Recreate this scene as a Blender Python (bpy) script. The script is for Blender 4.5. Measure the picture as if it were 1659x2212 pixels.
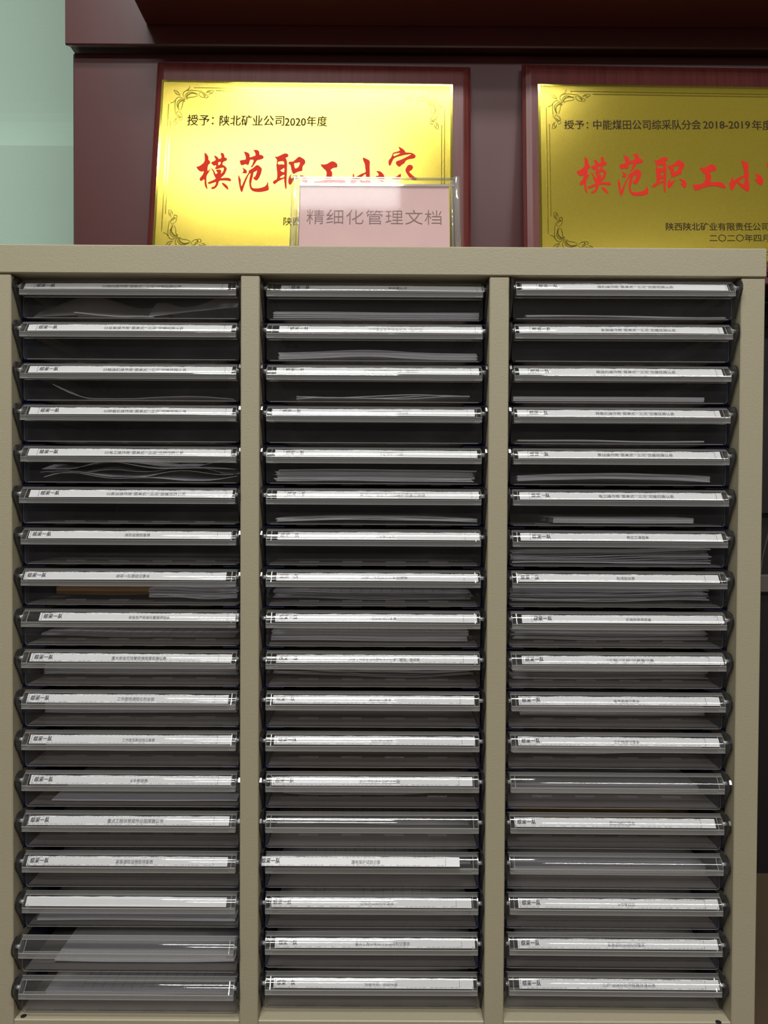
import bpy, math, random
from mathutils import Vector, Matrix, Euler

scene = bpy.context.scene
for o in list(bpy.data.objects):
    bpy.data.objects.remove(o)
C = scene.collection
R = math.radians

# ------------------------------------------------------------------ camera
FOC, DIST = 1598.0, 0.80            # focal length in pixels of the 1659 x 2212 frame, metres to the cabinet front
cam_d = bpy.data.cameras.new('camera')
cam = bpy.data.objects.new('camera', cam_d)
C.objects.link(cam)
cam_d.sensor_fit = 'VERTICAL'
cam_d.sensor_height = 36.0
cam_d.lens = 36.0 * FOC / 2212.0
cam_d.clip_start = 0.02
PITCH, ROLL, YAW = R(1.0), R(0.3), R(-0.1)
cam.matrix_world = (Matrix.Translation((0, -DIST, 0)) @ Matrix.Rotation(YAW, 4, 'Z')
                    @ Matrix.Rotation(R(90) - PITCH, 4, 'X') @ Matrix.Rotation(ROLL, 4, 'Z'))
scene.camera = cam
M3 = cam.matrix_world.to_3x3()


def ray(px, py):
    return M3 @ Vector((px - 829.5, -(py - 1106.0), -FOC))


def at(px, py, y):
    """world point on the vertical plane at depth y that the photograph shows at px, py"""
    d = ray(px, py)
    t = (y + DIST) / d.y
    return Vector((d.x * t, y, d.z * t))


# ------------------------------------------------------------------ light, world, exposure
w = bpy.data.worlds.new('world')
scene.world = w
w.use_nodes = True
w.node_tree.nodes['Background'].inputs[0].default_value = (0.8, 0.9, 1.0, 1)
w.node_tree.nodes['Background'].inputs[1].default_value = 0.15
scene.view_settings.view_transform = 'Standard'
scene.view_settings.look = 'None'
scene.view_settings.gamma = 1.0
scene.view_settings.use_curve_mapping = False
scene.view_settings.exposure = 0.0
cy = scene.cycles
cy.max_bounces = 9
cy.diffuse_bounces = 4
cy.glossy_bounces = 4
cy.transmission_bounces = 4
cy.transparent_max_bounces = 28
cy.caustics_reflective = False
cy.caustics_refractive = False
cy.sample_clamp_indirect = 6.0

FLOOR, CEIL = -0.64, 2.16
RX0, RX1, RY0, RY1 = -2.3, 2.6, -3.6, 0.72
LAMP = 37.0
# first ceiling panel read off its reflections, the rest added as fill: x0, x1, y0, y1, strength factor
PANELS = [(-1.02, 0.06, -1.60, -1.38, 0.80),
          (-1.14, 0.09, -3.30, -3.00, 1.15),
          (0.95, 2.15, -3.30, -3.00, 1.0),
          (-0.60, 0.65, -1.05, -0.75, 0.75)]


# ------------------------------------------------------------------ materials
def lin(r, g, b):
    f = lambda c: (c / 255 / 12.92) if c / 255 <= 0.04045 else ((c / 255 + 0.055) / 1.055) ** 2.4
    return (f(r), f(g), f(b), 1.0)


def nodes(name):
    m = bpy.data.materials.new(name)
    m.use_nodes = True
    nt = m.node_tree
    nt.nodes.clear()
    out = nt.nodes.new('ShaderNodeOutputMaterial')
    return m, nt, out


def principled(name, col, rough=0.5, metal=0.0, spec=0.5, coat=0.0, noise=None, bump=None, emit=None, stretch=None, sss=None):
    m, nt, out = nodes(name)
    b = nt.nodes.new('ShaderNodeBsdfPrincipled')
    nt.links.new(b.outputs[0], out.inputs[0])
    b.inputs['Base Color'].default_value = col
    b.inputs['Roughness'].default_value = rough
    b.inputs['Metallic'].default_value = metal
    b.inputs['Specular IOR Level'].default_value = spec
    b.inputs['Coat Weight'].default_value = coat
    b.inputs['Coat Roughness'].default_value = 0.22
    tc = nt.nodes.new('ShaderNodeTexCoord')
    mp = nt.nodes.new('ShaderNodeMapping')
    nt.links.new(tc.outputs['Object'], mp.inputs[0])
    if stretch:
        mp.inputs['Scale'].default_value = stretch
    if noise:
        sc_, amt, col2 = noise
        n = nt.nodes.new('ShaderNodeTexNoise')
        n.inputs['Scale'].default_value = sc_
        n.inputs['Detail'].default_value = 4
        nt.links.new(mp.outputs[0], n.inputs[0])
        r = nt.nodes.new('ShaderNodeValToRGB')
        r.color_ramp.elements[0].position = 0.5 - amt
        r.color_ramp.elements[1].position = 0.5 + amt
        r.color_ramp.elements[0].color = col
        r.color_ramp.elements[1].color = col2
        nt.links.new(n.outputs[0], r.inputs[0])
        nt.links.new(r.outputs[0], b.inputs['Base Color'])
    if bump:
        sc_, st, di = bump
        n2 = nt.nodes.new('ShaderNodeTexNoise')
        n2.inputs['Scale'].default_value = sc_
        n2.inputs['Detail'].default_value = 2
        nt.links.new(tc.outputs['Object'], n2.inputs[0])
        bp = nt.nodes.new('ShaderNodeBump')
        bp.inputs['Strength'].default_value = st
        bp.inputs['Distance'].default_value = di
        nt.links.new(n2.outputs[0], bp.inputs['Height'])
        nt.links.new(bp.outputs[0], b.inputs['Normal'])
    if emit:
        b.inputs['Emission Color'].default_value = emit[0]
        b.inputs['Emission Strength'].default_value = emit[1]
    return m


def plastic(name, tint, haze=0.04, hazecol=(0.7, 0.72, 0.75, 1), rough=0.03, f0=0.045, mottled=0.0):
    """thin clear sheet: transparent + fresnel-like gloss + a little milky scatter"""
    m, nt, out = nodes(name)
    tr = nt.nodes.new('ShaderNodeBsdfTransparent')
    tr.inputs[0].default_value = tint
    gl = nt.nodes.new('ShaderNodeBsdfGlossy')
    gl.inputs['Roughness'].default_value = rough
    lw = nt.nodes.new('ShaderNodeLayerWeight')
    lw.inputs[0].default_value = 0.5
    pw = nt.nodes.new('ShaderNodeMath'); pw.operation = 'POWER'; pw.inputs[1].default_value = 5
    nt.links.new(lw.outputs['Facing'], pw.inputs[0])
    ma = nt.nodes.new('ShaderNodeMath'); ma.operation = 'MULTIPLY_ADD'
    ma.inputs[1].default_value = 0.9; ma.inputs[2].default_value = f0
    nt.links.new(pw.outputs[0], ma.inputs[0])
    mx = nt.nodes.new('ShaderNodeMixShader')
    nt.links.new(ma.outputs[0], mx.inputs[0])
    nt.links.new(tr.outputs[0], mx.inputs[1]); nt.links.new(gl.outputs[0], mx.inputs[2])
    df = nt.nodes.new('ShaderNodeBsdfDiffuse'); df.inputs[0].default_value = hazecol
    mh = nt.nodes.new('ShaderNodeMixShader'); mh.inputs[0].default_value = haze
    nt.links.new(mx.outputs[0], mh.inputs[1]); nt.links.new(df.outputs[0], mh.inputs[2])
    if mottled:
        tc = nt.nodes.new('ShaderNodeTexCoord')
        n = nt.nodes.new('ShaderNodeTexNoise'); n.inputs['Scale'].default_value = 28
        nt.links.new(tc.outputs['Object'], n.inputs[0])
        r = nt.nodes.new('ShaderNodeMapRange')
        r.inputs[1].default_value = 0.45; r.inputs[2].default_value = 0.75
        r.inputs[3].default_value = haze; r.inputs[4].default_value = haze + mottled
        nt.links.new(n.outputs[0], r.inputs[0]); nt.links.new(r.outputs[0], mh.inputs[0])
    nt.links.new(mh.outputs[0], out.inputs[0])
    return m


M = {}
M['mint'] = principled('mint_wall_paint', (0.50, 0.70, 0.585, 1), 0.7, noise=(1.3, 0.3, (0.52, 0.71, 0.60, 1)), bump=(160, 0.15, 0.001))
M['ceiling'] = principled('ceiling_paint', (0.75, 0.76, 0.75, 1), 0.9, bump=(90, 0.2, 0.001))
M['roomwall'] = principled('room_wall_paint', (0.36, 0.37, 0.34, 1), 0.8, noise=(1.0, 0.3, (0.34, 0.35, 0.32, 1)))
M['dim_wall'] = principled('unseen_darkened_wall', (0.06, 0.055, 0.05, 1), 0.8, noise=(2.0, 0.3, (0.075, 0.065, 0.06, 1)))  # unseen wall behind the camera, darkened to keep drawer reflections low
M['floor'] = principled('brown_floor', (0.085, 0.058, 0.036, 1), 0.35, noise=(3.0, 0.25, (0.12, 0.085, 0.05, 1)), bump=(30, 0.1, 0.002))
M['beige'] = principled('beige_powder_coat', (0.415, 0.375, 0.265, 1), 0.45, noise=(2.5, 0.3, (0.40, 0.355, 0.245, 1)), bump=(520, 0.35, 0.0006))
M['beige_in'] = principled('beige_powder_coat_inside', (0.37, 0.335, 0.24, 1), 0.5, bump=(520, 0.3, 0.0006))
M['dark_in'] = principled('shade_black_inside', (0.012, 0.012, 0.014, 1), 0.6, bump=(300, 0.2, 0.0005))  # black colour stands in for the shade deep inside the closed cabinet
M['hole'] = principled('screw_hole_black', (0.006, 0.006, 0.006, 1), 0.8, bump=(300, 0.1, 0.0005))
M['navy'] = principled('navy_rail_plastic', (0.018, 0.022, 0.07, 1), 0.25, noise=(30, 0.2, (0.022, 0.026, 0.085, 1)))
M['tray'] = plastic('smoky_tray_plastic', (0.90, 0.90, 0.91, 1), 0.018, (0.55, 0.54, 0.54, 1), 0.05, 0.03, mottled=0.010)
M['tray_floor'] = plastic('frosted_tray_floor', (0.72, 0.70, 0.68, 1), 0.42, (0.55, 0.50, 0.46, 1), 0.15, 0.035)
M['cheek'] = plastic('grey_cheek_plastic', (0.78, 0.78, 0.79, 1), 0.07, (0.5, 0.5, 0.5, 1), 0.06, 0.05)
M['cheek_rim'] = plastic('dark_cheek_rim', (0.12, 0.12, 0.13, 1), 0.04, (0.3, 0.3, 0.32, 1), 0.08, 0.10)
M['window'] = plastic('clear_holder_plastic', (0.97, 0.97, 0.97, 1), 0.012, (0.8, 0.8, 0.8, 1), 0.035, 0.045)
M['edge'] = plastic('glint_plastic_edge', (0.7, 0.7, 0.7, 1), 0.30, (0.75, 0.74, 0.72, 1), 0.10, 0.18)  # pale haze paints the bright glints along thin plastic edges
M['flange'] = plastic('clear_flange_plastic', (0.86, 0.86, 0.86, 1), 0.12, (0.80, 0.79, 0.78, 1), 0.07, 0.08)  # white haze stands in for lamp light refracted in the flange
M['peg'] = plastic('clear_peg_plastic', (0.75, 0.75, 0.75, 1), 0.22, (0.8, 0.8, 0.8, 1), 0.05, 0.25)
M['card'] = principled('white_name_card', (0.80, 0.81, 0.82, 1), 0.7, noise=(60, 0.2, (0.77, 0.78, 0.80, 1)))
M['ink'] = principled('black_ink', (0.02, 0.02, 0.022, 1), 0.6, noise=(300, 0.2, (0.06, 0.06, 0.065, 1)))
M['greyink'] = principled('grey_ink', (0.16, 0.16, 0.17, 1), 0.6, noise=(300, 0.2, (0.28, 0.28, 0.29, 1)))
M['paper'] = principled('white_copy_paper', (0.80, 0.79, 0.83, 1), 0.8, noise=(9, 0.25, (0.73, 0.72, 0.76, 1)), bump=(40, 0.3, 0.002))
M['brownpaper'] = principled('brown_envelope_paper', (0.42, 0.24, 0.09, 1), 0.8, noise=(25, 0.25, (0.36, 0.20, 0.075, 1)))
M['cherry'] = principled('red_lacquered_wood', (0.075, 0.013, 0.014, 1), 0.45, coat=0.35, noise=(6, 0.25, (0.085, 0.014, 0.014, 1)), stretch=(1, 1, 0.15))
M['plaquewood'] = principled('mahogany_plaque_wood', (0.095, 0.012, 0.012, 1), 0.42, spec=0.3, coat=0.10, noise=(40, 0.2, (0.14, 0.026, 0.020, 1)), stretch=(6, 1, 0.25), bump=(200, 0.1, 0.0006))
M['black'] = principled('void_shade_black', (0.006, 0.0045, 0.005, 1), 0.5, noise=(8, 0.2, (0.010, 0.006, 0.007, 1)))  # near-black colour stands in for the dark void below the ledge
M['greyboard'] = principled('grey_brown_board', (0.10, 0.085, 0.075, 1), 0.5, noise=(10, 0.2, (0.12, 0.10, 0.09, 1)))
M['cable'] = principled('grey_cable', (0.12, 0.11, 0.11, 1), 0.4, noise=(50, 0.2, (0.10, 0.1, 0.1, 1)))
M['red'] = principled('red_enamel', (0.72, 0.030, 0.014, 1), 0.6, spec=0.15, noise=(60, 0.2, (0.68, 0.027, 0.014, 1)))
M['brownink'] = principled('black_brown_print', (0.035, 0.020, 0.006, 1), 0.7, spec=0.2, noise=(300, 0.2, (0.05, 0.03, 0.01, 1)))
M['pink'] = principled('pink_card', (0.66, 0.43, 0.42, 1), 0.75, noise=(30, 0.2, (0.63, 0.40, 0.40, 1)))
M['pinkink'] = principled('brown_grey_print', (0.20, 0.11, 0.11, 1), 0.7, noise=(300, 0.2, (0.25, 0.14, 0.14, 1)))
M['acrylic'] = plastic('clear_acrylic', (0.96, 0.97, 0.96, 1), 0.012, (0.85, 0.85, 0.85, 1), 0.06, 0.016)
M['acrylic_edge'] = plastic('thick_acrylic_edge', (0.86, 0.87, 0.84, 1), 0.16, (0.85, 0.85, 0.82, 1), 0.06, 0.16)
M['lampframe'] = principled('white_lamp_frame', (0.7, 0.7, 0.7, 1), 0.5, noise=(20, 0.2, (0.68, 0.68, 0.68, 1)))


def gold(name, rough, col, bump, met=1.0):
    m = principled(name, col, rough, metal=met, noise=(900, 0.18, tuple(c * 0.82 for c in col[:3]) + (1,)), bump=bump)
    return m


M['gold'] = gold('sandblasted_gold', 0.165, (0.60, 0.47, 0.06, 1), (1400, 0.5, 0.00010), 0.68)
M['goldpol'] = gold('polished_gold', 0.10, (0.80, 0.68, 0.13, 1), (300, 0.02, 0.0002))


def emissive(name, strength):
    m, nt, out = nodes(name)
    e = nt.nodes.new('ShaderNodeEmission')
    e.inputs[0].default_value = (1.0, 0.985, 0.955, 1)
    e.inputs[1].default_value = strength
    nt.links.new(e.outputs[0], out.inputs[0])
    return m


# ------------------------------------------------------------------ mesh helpers
class MB:
    def __init__(s):
        s.v, s.f, s.m, s.sm = [], [], [], []

    def add(s, vs, fs, mi=0, smooth=False):
        n = len(s.v)
        s.v += [tuple(p) for p in vs]
        for f in fs:
            s.f.append(tuple(i + n for i in f)); s.m.append(mi); s.sm.append(smooth)

    def box(s, x0, x1, y0, y1, z0, z1, mi=0):
        vs = [(x0, y0, z0), (x1, y0, z0), (x1, y1, z0), (x0, y1, z0), (x0, y0, z1), (x1, y0, z1), (x1, y1, z1), (x0, y1, z1)]
        s.add(vs, [(0, 3, 2, 1), (4, 5, 6, 7), (0, 1, 5, 4), (1, 2, 6, 5), (2, 3, 7, 6), (3, 0, 4, 7)], mi)

    def bbox(s, x0, x1, y0, y1, z0, z1, b=0.001, mi=0):
        """box with chamfered edges"""
        bs = []
        for (x, sx) in ((x0, 1), (x1, -1)):
            for (y, sy) in ((y0, 1), (y1, -1)):
                for (z, sz) in ((z0, 1), (z1, -1)):
                    bs.append(((x, y + sy * b, z + sz * b), (x + sx * b, y, z + sz * b), (x + sx * b, y + sy * b, z)))
        vs = [p for t in bs for p in t]
        idx = lambda i, j, k, a: (i * 4 + j * 2 + k) * 3 + a
        F = []
        for i in (0, 1):
            F.append([idx(i, 0, 0, 0), idx(i, 1, 0, 0), idx(i, 1, 1, 0), idx(i, 0, 1, 0)])
            F.append([idx(0, i, 0, 1), idx(1, i, 0, 1), idx(1, i, 1, 1), idx(0, i, 1, 1)])
            F.append([idx(0, 0, i, 2), idx(1, 0, i, 2), idx(1, 1, i, 2), idx(0, 1, i, 2)])
        for i in (0, 1):
            for j in (0, 1):
                F.append([idx(i, j, 0, 0), idx(i, j, 1, 0), idx(i, j, 1, 1), idx(i, j, 0, 1)])
                F.append([idx(i, 0, j, 0), idx(i, 1, j, 0), idx(i, 1, j, 2), idx(i, 0, j, 2)])
                F.append([idx(0, i, j, 1), idx(1, i, j, 1), idx(1, i, j, 2), idx(0, i, j, 2)])
        for i in (0, 1):
            for j in (0, 1):
                for k in (0, 1):
                    F.append([idx(i, j, k, 0), idx(i, j, k, 1), idx(i, j, k, 2)])
        c = Vector(((x0 + x1) / 2, (y0 + y1) / 2, (z0 + z1) / 2))
        out = []
        for f in F:
            p = [Vector(vs[a]) for a in f]
            n = (p[1] - p[0]).cross(p[2] - p[0])
            m_ = sum(p, Vector()) / len(p) - c
            out.append(tuple(f) if n.dot(m_) > 0 else tuple(reversed(f)))
        s.add(vs, out, mi)

    def prism(s, pts, x0, x1, mi=0):
        """extrude a (y,z) outline along x"""
        n = len(pts)
        vs = [(x0, p[0], p[1]) for p in pts] + [(x1, p[0], p[1]) for p in pts]
        fs = [(i, (i + 1) % n, (i + 1) % n + n, i + n) for i in range(n)]
        fs += [tuple(reversed(range(n))), tuple(range(n, 2 * n))]
        s.add(vs, fs, mi)

    def tube(s, pts, r, n=8, mi=0):
        rings = []
        for i, p in enumerate(pts):
            p = Vector(p)
            d = (Vector(pts[min(i + 1, len(pts) - 1)]) - Vector(pts[max(i - 1, 0)])).normalized()
            a = d.orthogonal().normalized(); b = d.cross(a)
            rings.append([p + a * r * math.cos(2 * math.pi * k / n) + b * r * math.sin(2 * math.pi * k / n) for k in range(n)])
        vs = [q for rg in rings for q in rg]
        fs = []
        for i in range(len(pts) - 1):
            for k in range(n):
                fs.append((i * n + k, i * n + (k + 1) % n, (i + 1) * n + (k + 1) % n, (i + 1) * n + k))
        fs.append(tuple(reversed(range(n)))); fs.append(tuple(range((len(pts) - 1) * n, len(pts) * n)))
        s.add(vs, fs, mi, True)

    def mesh(s, name, mats):
        me = bpy.data.meshes.new(name)
        me.from_pydata(s.v, [], s.f)
        for m in mats:
            me.materials.append(m)
        me.polygons.foreach_set('material_index', s.m)
        me.polygons.foreach_set('use_smooth', s.sm)
        me.update()
        return me


def link(name, data, parent=None, loc=(0, 0, 0), rot=(0, 0, 0)):
    o = bpy.data.objects.new(name, data)
    o.location = loc
    o.rotation_euler = rot
    if parent is not None:
        o.parent = parent
    C.objects.link(o)
    return o


def part(name, mb, mats, parent=None, loc=(0, 0, 0), rot=(0, 0, 0)):
    if not isinstance(mats, (list, tuple)):
        mats = [mats]
    return link(name, mb.mesh(name, mats), parent, loc, rot)


def thing(o, label, cat, group=None):
    o['label'] = label
    o['category'] = cat
    if group:
        o['group'] = group
    return o


def struct(name, mb, mats):
    o = part(name, mb, mats)
    o['kind'] = 'structure'
    return o


_tc = {}


def text_geo(s, size, bold=0.0, spacing=1.0):
    """flat triangles of a line of text: (verts2d, faces, width)"""
    k = (s, size, bold, spacing)
    if k in _tc:
        return _tc[k]
    cu = bpy.data.curves.new('lettering', 'FONT')
    cu.body = s
    cu.size = size
    cu.offset = bold * size
    cu.space_character = spacing
    cu.resolution_u = 2
    cu.fill_mode = 'BOTH'
    ob = bpy.data.objects.new('lettering', cu)
    C.objects.link(ob)
    bpy.context.view_layer.update()
    dg = bpy.context.evaluated_depsgraph_get()
    me = bpy.data.meshes.new_from_object(ob.evaluated_get(dg))
    vs = [(v.co.x, v.co.y) for v in me.vertices]
    fs = [tuple(p.vertices) for p in me.polygons]
    bpy.data.objects.remove(ob); bpy.data.curves.remove(cu); bpy.data.meshes.remove(me)
    if vs:
        x0 = min(v[0] for v in vs); x1 = max(v[0] for v in vs)
        y0 = min(v[1] for v in vs); y1 = max(v[1] for v in vs)
        vs = [((a - x0), (b - y0)) for a, b in vs]
        _tc[k] = (vs, fs, x1 - x0, y1 - y0)
    else:
        _tc[k] = ([], [], 1, 1)
    return _tc[k]


def fill_geo(loops):
    """triangulate 2D outlines (holes by even-odd)"""
    cu = bpy.data.curves.new('outline', 'CURVE')
    cu.dimensions = '2D'
    cu.fill_mode = 'BOTH'
    for lp in loops:
        sp = cu.splines.new('POLY')
        sp.points.add(len(lp) - 1)
        for p, q in zip(sp.points, lp):
            p.co = (q[0], q[1], 0, 1)
        sp.use_cyclic_u = True
    ob = bpy.data.objects.new('outline', cu)
    C.objects.link(ob)
    bpy.context.view_layer.update()
    dg = bpy.context.evaluated_depsgraph_get()
    me = bpy.data.meshes.new_from_object(ob.evaluated_get(dg))
    vs = [(v.co.x, v.co.y) for v in me.vertices]
    fs = [tuple(p.vertices) for p in me.polygons]
    bpy.data.objects.remove(ob); bpy.data.curves.remove(cu); bpy.data.meshes.remove(me)
    return vs, fs


def chaikin(lp, it=2):
    for _ in range(it):
        out = []
        n = len(lp)
        for i in range(n):
            a, b = lp[i], lp[(i + 1) % n]
            out.append((a[0] * .78 + b[0] * .22, a[1] * .78 + b[1] * .22))
            out.append((a[0] * .22 + b[0] * .78, a[1] * .22 + b[1] * .78))
        lp = out
    return lp


# ------------------------------------------------------------------ the room
b = MB(); b.box(RX0 - .1, RX1 + .1, RY0 - .1, RY1 + .2, FLOOR - .05, FLOOR); struct('floor', b, M['floor'])
b = MB(); b.box(RX0 - .1, RX1 + .1, RY0 - .1, RY1 + .2, CEIL, CEIL + .05); struct('ceiling', b, M['ceiling'])
b = MB(); b.box(RX0 - .1, RX0, RY0 - .1, RY1 + .2, FLOOR, CEIL); struct('wall_left', b, M['roomwall'])
b = MB(); b.box(RX1, RX1 + .1, RY0 - .1, RY1 + .2, FLOOR, CEIL); struct('wall_right', b, M['roomwall'])
b = MB(); b.box(RX0, RX1, RY0 - .1, RY0, FLOOR, CEIL); struct('wall_front', b, M['dim_wall'])
# back wall: lower half stands 45 mm proud, joined by a steep chamfer that rolls into the upper wall
zc = at(80, 313, RY1).z
zt = at(80, 285, RY1 + .02).z
prof = [(RY1, FLOOR), (RY1, zc - .0015), (RY1 + .001, zc), (RY1 + .038, zc + .041), (RY1 + .043, zc + .047),
        (RY1 + .050, zc + .058), (RY1 + .056, zc + .074), (RY1 + .059, zc + .095), (RY1 + .060, zc + .12), (RY1 + .060, CEIL)]
b = MB()
n = len(prof)
b.add([(RX0, p[0], p[1]) for p in prof] + [(RX1, p[0], p[1]) for p in prof],
      [(i, i + n, i + n + 1, i + 1) for i in range(n - 1)])
b.box(RX0, RX1, RY1 + .10, RY1 + .2, FLOOR, CEIL)
wb = struct('wall_back', b, M['mint'])

for i, (x0, x1, y0, y1, k) in enumerate(PANELS):
    e = link('ceiling_light', None, None, ((x0 + x1) / 2, (y0 + y1) / 2, CEIL))
    hx, hy = (x1 - x0) / 2, (y1 - y0) / 2
    b = MB()
    b.box(-hx - .02, hx + .02, -hy - .02, -hy, -.03, 0); b.box(-hx - .02, hx + .02, hy, hy + .02, -.03, 0)
    b.box(-hx - .02, -hx, -hy, hy, -.03, 0); b.box(hx, hx + .02, -hy, hy, -.03, 0)
    part('frame', b, M['lampframe'], e)
    b = MB(); b.add([(-hx, -hy, -.022), (hx, -hy, -.022), (hx, hy, -.022), (-hx, hy, -.022)], [(0, 3, 2, 1)])
    part('diffuser', b, emissive('lamp_diffuser', LAMP * k), e)
    thing(e, ['white rectangular ceiling light panel behind the viewer, left of centre',
              'white fill panel added to the ceiling farthest from the cabinet',
              'white fill panel added to the ceiling on the right side of the room',
              'dim white fill panel added to the ceiling nearest the filing cabinet'][i], 'ceiling light')

# ------------------------------------------------------------------ red lacquered cupboard behind
PY = 0.415                              # lower panel front
xl = at(157, 330, PY).x
cup = link('lacquered_cupboard', None, None, (0, PY + .1, FLOOR))
co = -cup.location


def cpart(name, b, mat):
    return part(name, b, mat, cup, co)


LEDGE = at(1657, 598, .345).z
zseam = at(300, 113, PY).z
b = MB(); b.bbox(xl, 1.10, PY, PY + .03, LEDGE - .012, zseam, .003); cpart('back_panel', b, M['cherry'])
ztop = at(300, 97, .392).z
b = MB()
pr = [(.392, 1.50), (.392, ztop + .002), (.394, ztop), (.412, zseam + .006), (.45, zseam + .006), (.45, 1.50)]
b.prism(pr, xl - .002, 1.10); cpart('upper_panel', b, M['cherry'])
b = MB()
xc0 = at(316, 54, .392).x
zc0 = at(316, 54, .392).z
b.bbox(xc0, 1.10, .30, .391, zc0, 1.50, .002); cpart('canopy', b, M['cherry'])
b = MB(); b.bbox(xl, 1.10, .345, PY + .03, LEDGE - .012, LEDGE, .002); cpart('ledge', b, M['cherry'])
b = MB(); b.box(xl + .01, 1.09, .46, .60, FLOOR, LEDGE - .012); cpart('base', b, M['black'])
g0 = at(1650, 1242, .45).z; g1 = at(1650, 1280, .45).z
b = MB(); b.bbox(xl + .01, 1.09, .448, .462, g1, g0, .002); cpart('cross_board', b, M['greyboard'])
b = MB(); b.box(xl, 1.10, .445, .60, -.02, .0); b.box(xl, 1.10, .452, .46, LEDGE - .05, LEDGE - .012)
cpart('drawer_line', b, M['black'])
thing(cup, 'dark red lacquered cupboard with an overhanging canopy behind the filing cabinet', 'cupboard')
pts = [at(1700, 1050, .40), at(1668, 1100, .40), at(1660, 1150, .41), at(1648, 1200, .42), at(1643, 1232, .43), at(1646, 1238, .43)]
b = MB(); b.tube(pts, .0012, 6)
o = part('cable', b, M['cable']); thing(o, 'thin grey cable hanging against the dark cupboard base, right of the cabinet', 'cable')


# ------------------------------------------------------------------ plaques
LEAN = R(8.4)
UP = Vector((0, math.sin(LEAN), math.cos(LEAN)))
NRM = Vector((0, -math.cos(LEAN), math.sin(LEAN)))

# calligraphy traced as outlines, units: tenths of a millimetre-ish cell of the lettering on the right plaque
K3 = 7.54
def c3(l): return [(1220 + x / K3, 320 + y / K3) for x, y in l]
K4 = 7.575
def c4(l): return [(1440 + x / K4, 320 + y / K4) for x, y in l]
GLY = {}
GLY['mo'] = [c3(l) for l in [
 [(318,150),(340,160),(365,190),(383,220),(378,268),(398,280),(413,305),(408,330),(380,345),(370,375),(365,450),(385,440),(413,405),(400,450),(375,490),(350,530),(346,600),(352,660),(369,755),(340,730),(322,690),(318,650),(312,580),(290,600),(262,618),(240,605),(236,575),(260,545),(290,510),(308,450),(270,462),(235,455),(205,425),(180,380),(215,380),(260,355),(300,320),(318,290),(322,240),(315,190)],
 [(470,185),(500,205),(530,220),(545,255),(590,240),(588,200),(572,170),(590,150),(620,158),(640,190),(640,228),(665,230),(684,255),(672,280),(640,290),(615,305),(605,345),(640,360),(672,390),(680,420),(660,460),(645,500),(610,535),(575,565),(640,560),(700,556),(735,570),(750,600),(735,616),(690,605),(620,600),(550,608),(540,660),(515,710),(470,742),(435,747),(420,722),(440,710),(470,705),(495,670),(505,625),(460,640),(410,660),(380,662),(364,640),(390,628),(430,610),(470,592),(500,570),(480,540),(462,500),(455,460),(430,425),(416,403),(440,410),(470,440),(490,480),(500,500),(528,480),(510,455),(496,430),(540,425),(560,420),(585,435),(590,460),(578,492),(600,480),(620,450),(632,405),(615,390),(590,395),(540,415),(510,420),(478,410),(495,390),(507,370),(502,352),(468,368),(445,345),(418,318),(440,300),(480,285),(500,265),(480,230)],
 [(540,310),(565,298),(582,305),(575,335),(550,355),(537,345)],
 [(588,643),(620,640),(660,665),(690,695),(706,730),(702,754),(680,745),(640,710),(610,675)]]]
GLY['fan'] = [c3(l) for l in [
 [(943,125),(980,135),(1020,145),(1045,170),(1048,200),(1050,225),(1090,210),(1140,195),(1138,160),(1120,120),(1098,112),(1120,102),(1160,98),(1195,115),(1207,150),(1205,180),(1240,180),(1274,205),(1270,235),(1240,252),(1200,262),(1165,268),(1140,310),(1110,355),(1080,390),(1060,378),(1090,340),(1112,262),(1080,260),(1050,262),(1042,310),(1022,357),(985,330),(950,345),(905,354),(892,320),(883,276),(930,265),(980,262),(985,230),(975,190),(960,155)],
 [(923,386),(960,405),(995,430),(1005,460),(995,487),(960,482),(916,480),(940,465),(945,435),(935,405)],
 [(866,496),(885,545),(905,590),(905,650),(912,700),(940,640),(985,540),(1032,470),(1025,440),(1060,420),(1100,395),(1150,350),(1180,345),(1220,375),(1247,405),(1238,450),(1225,500),(1190,570),(1158,604),(1120,585),(1096,548),(1130,540),(1150,500),(1167,428),(1140,450),(1110,465),(1105,500),(1085,580),(1068,650),(1080,710),(1110,725),(1170,728),(1240,715),(1290,695),(1325,655),(1338,600),(1350,680),(1362,748),(1320,765),(1260,780),(1190,787),(1120,780),(1080,762),(1055,732),(1040,680),(1036,600),(1050,530),(1065,480),(1040,490),(1010,550),(975,640),(945,730),(922,800),(895,765),(880,700),(866,620),(860,560)]]]
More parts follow.
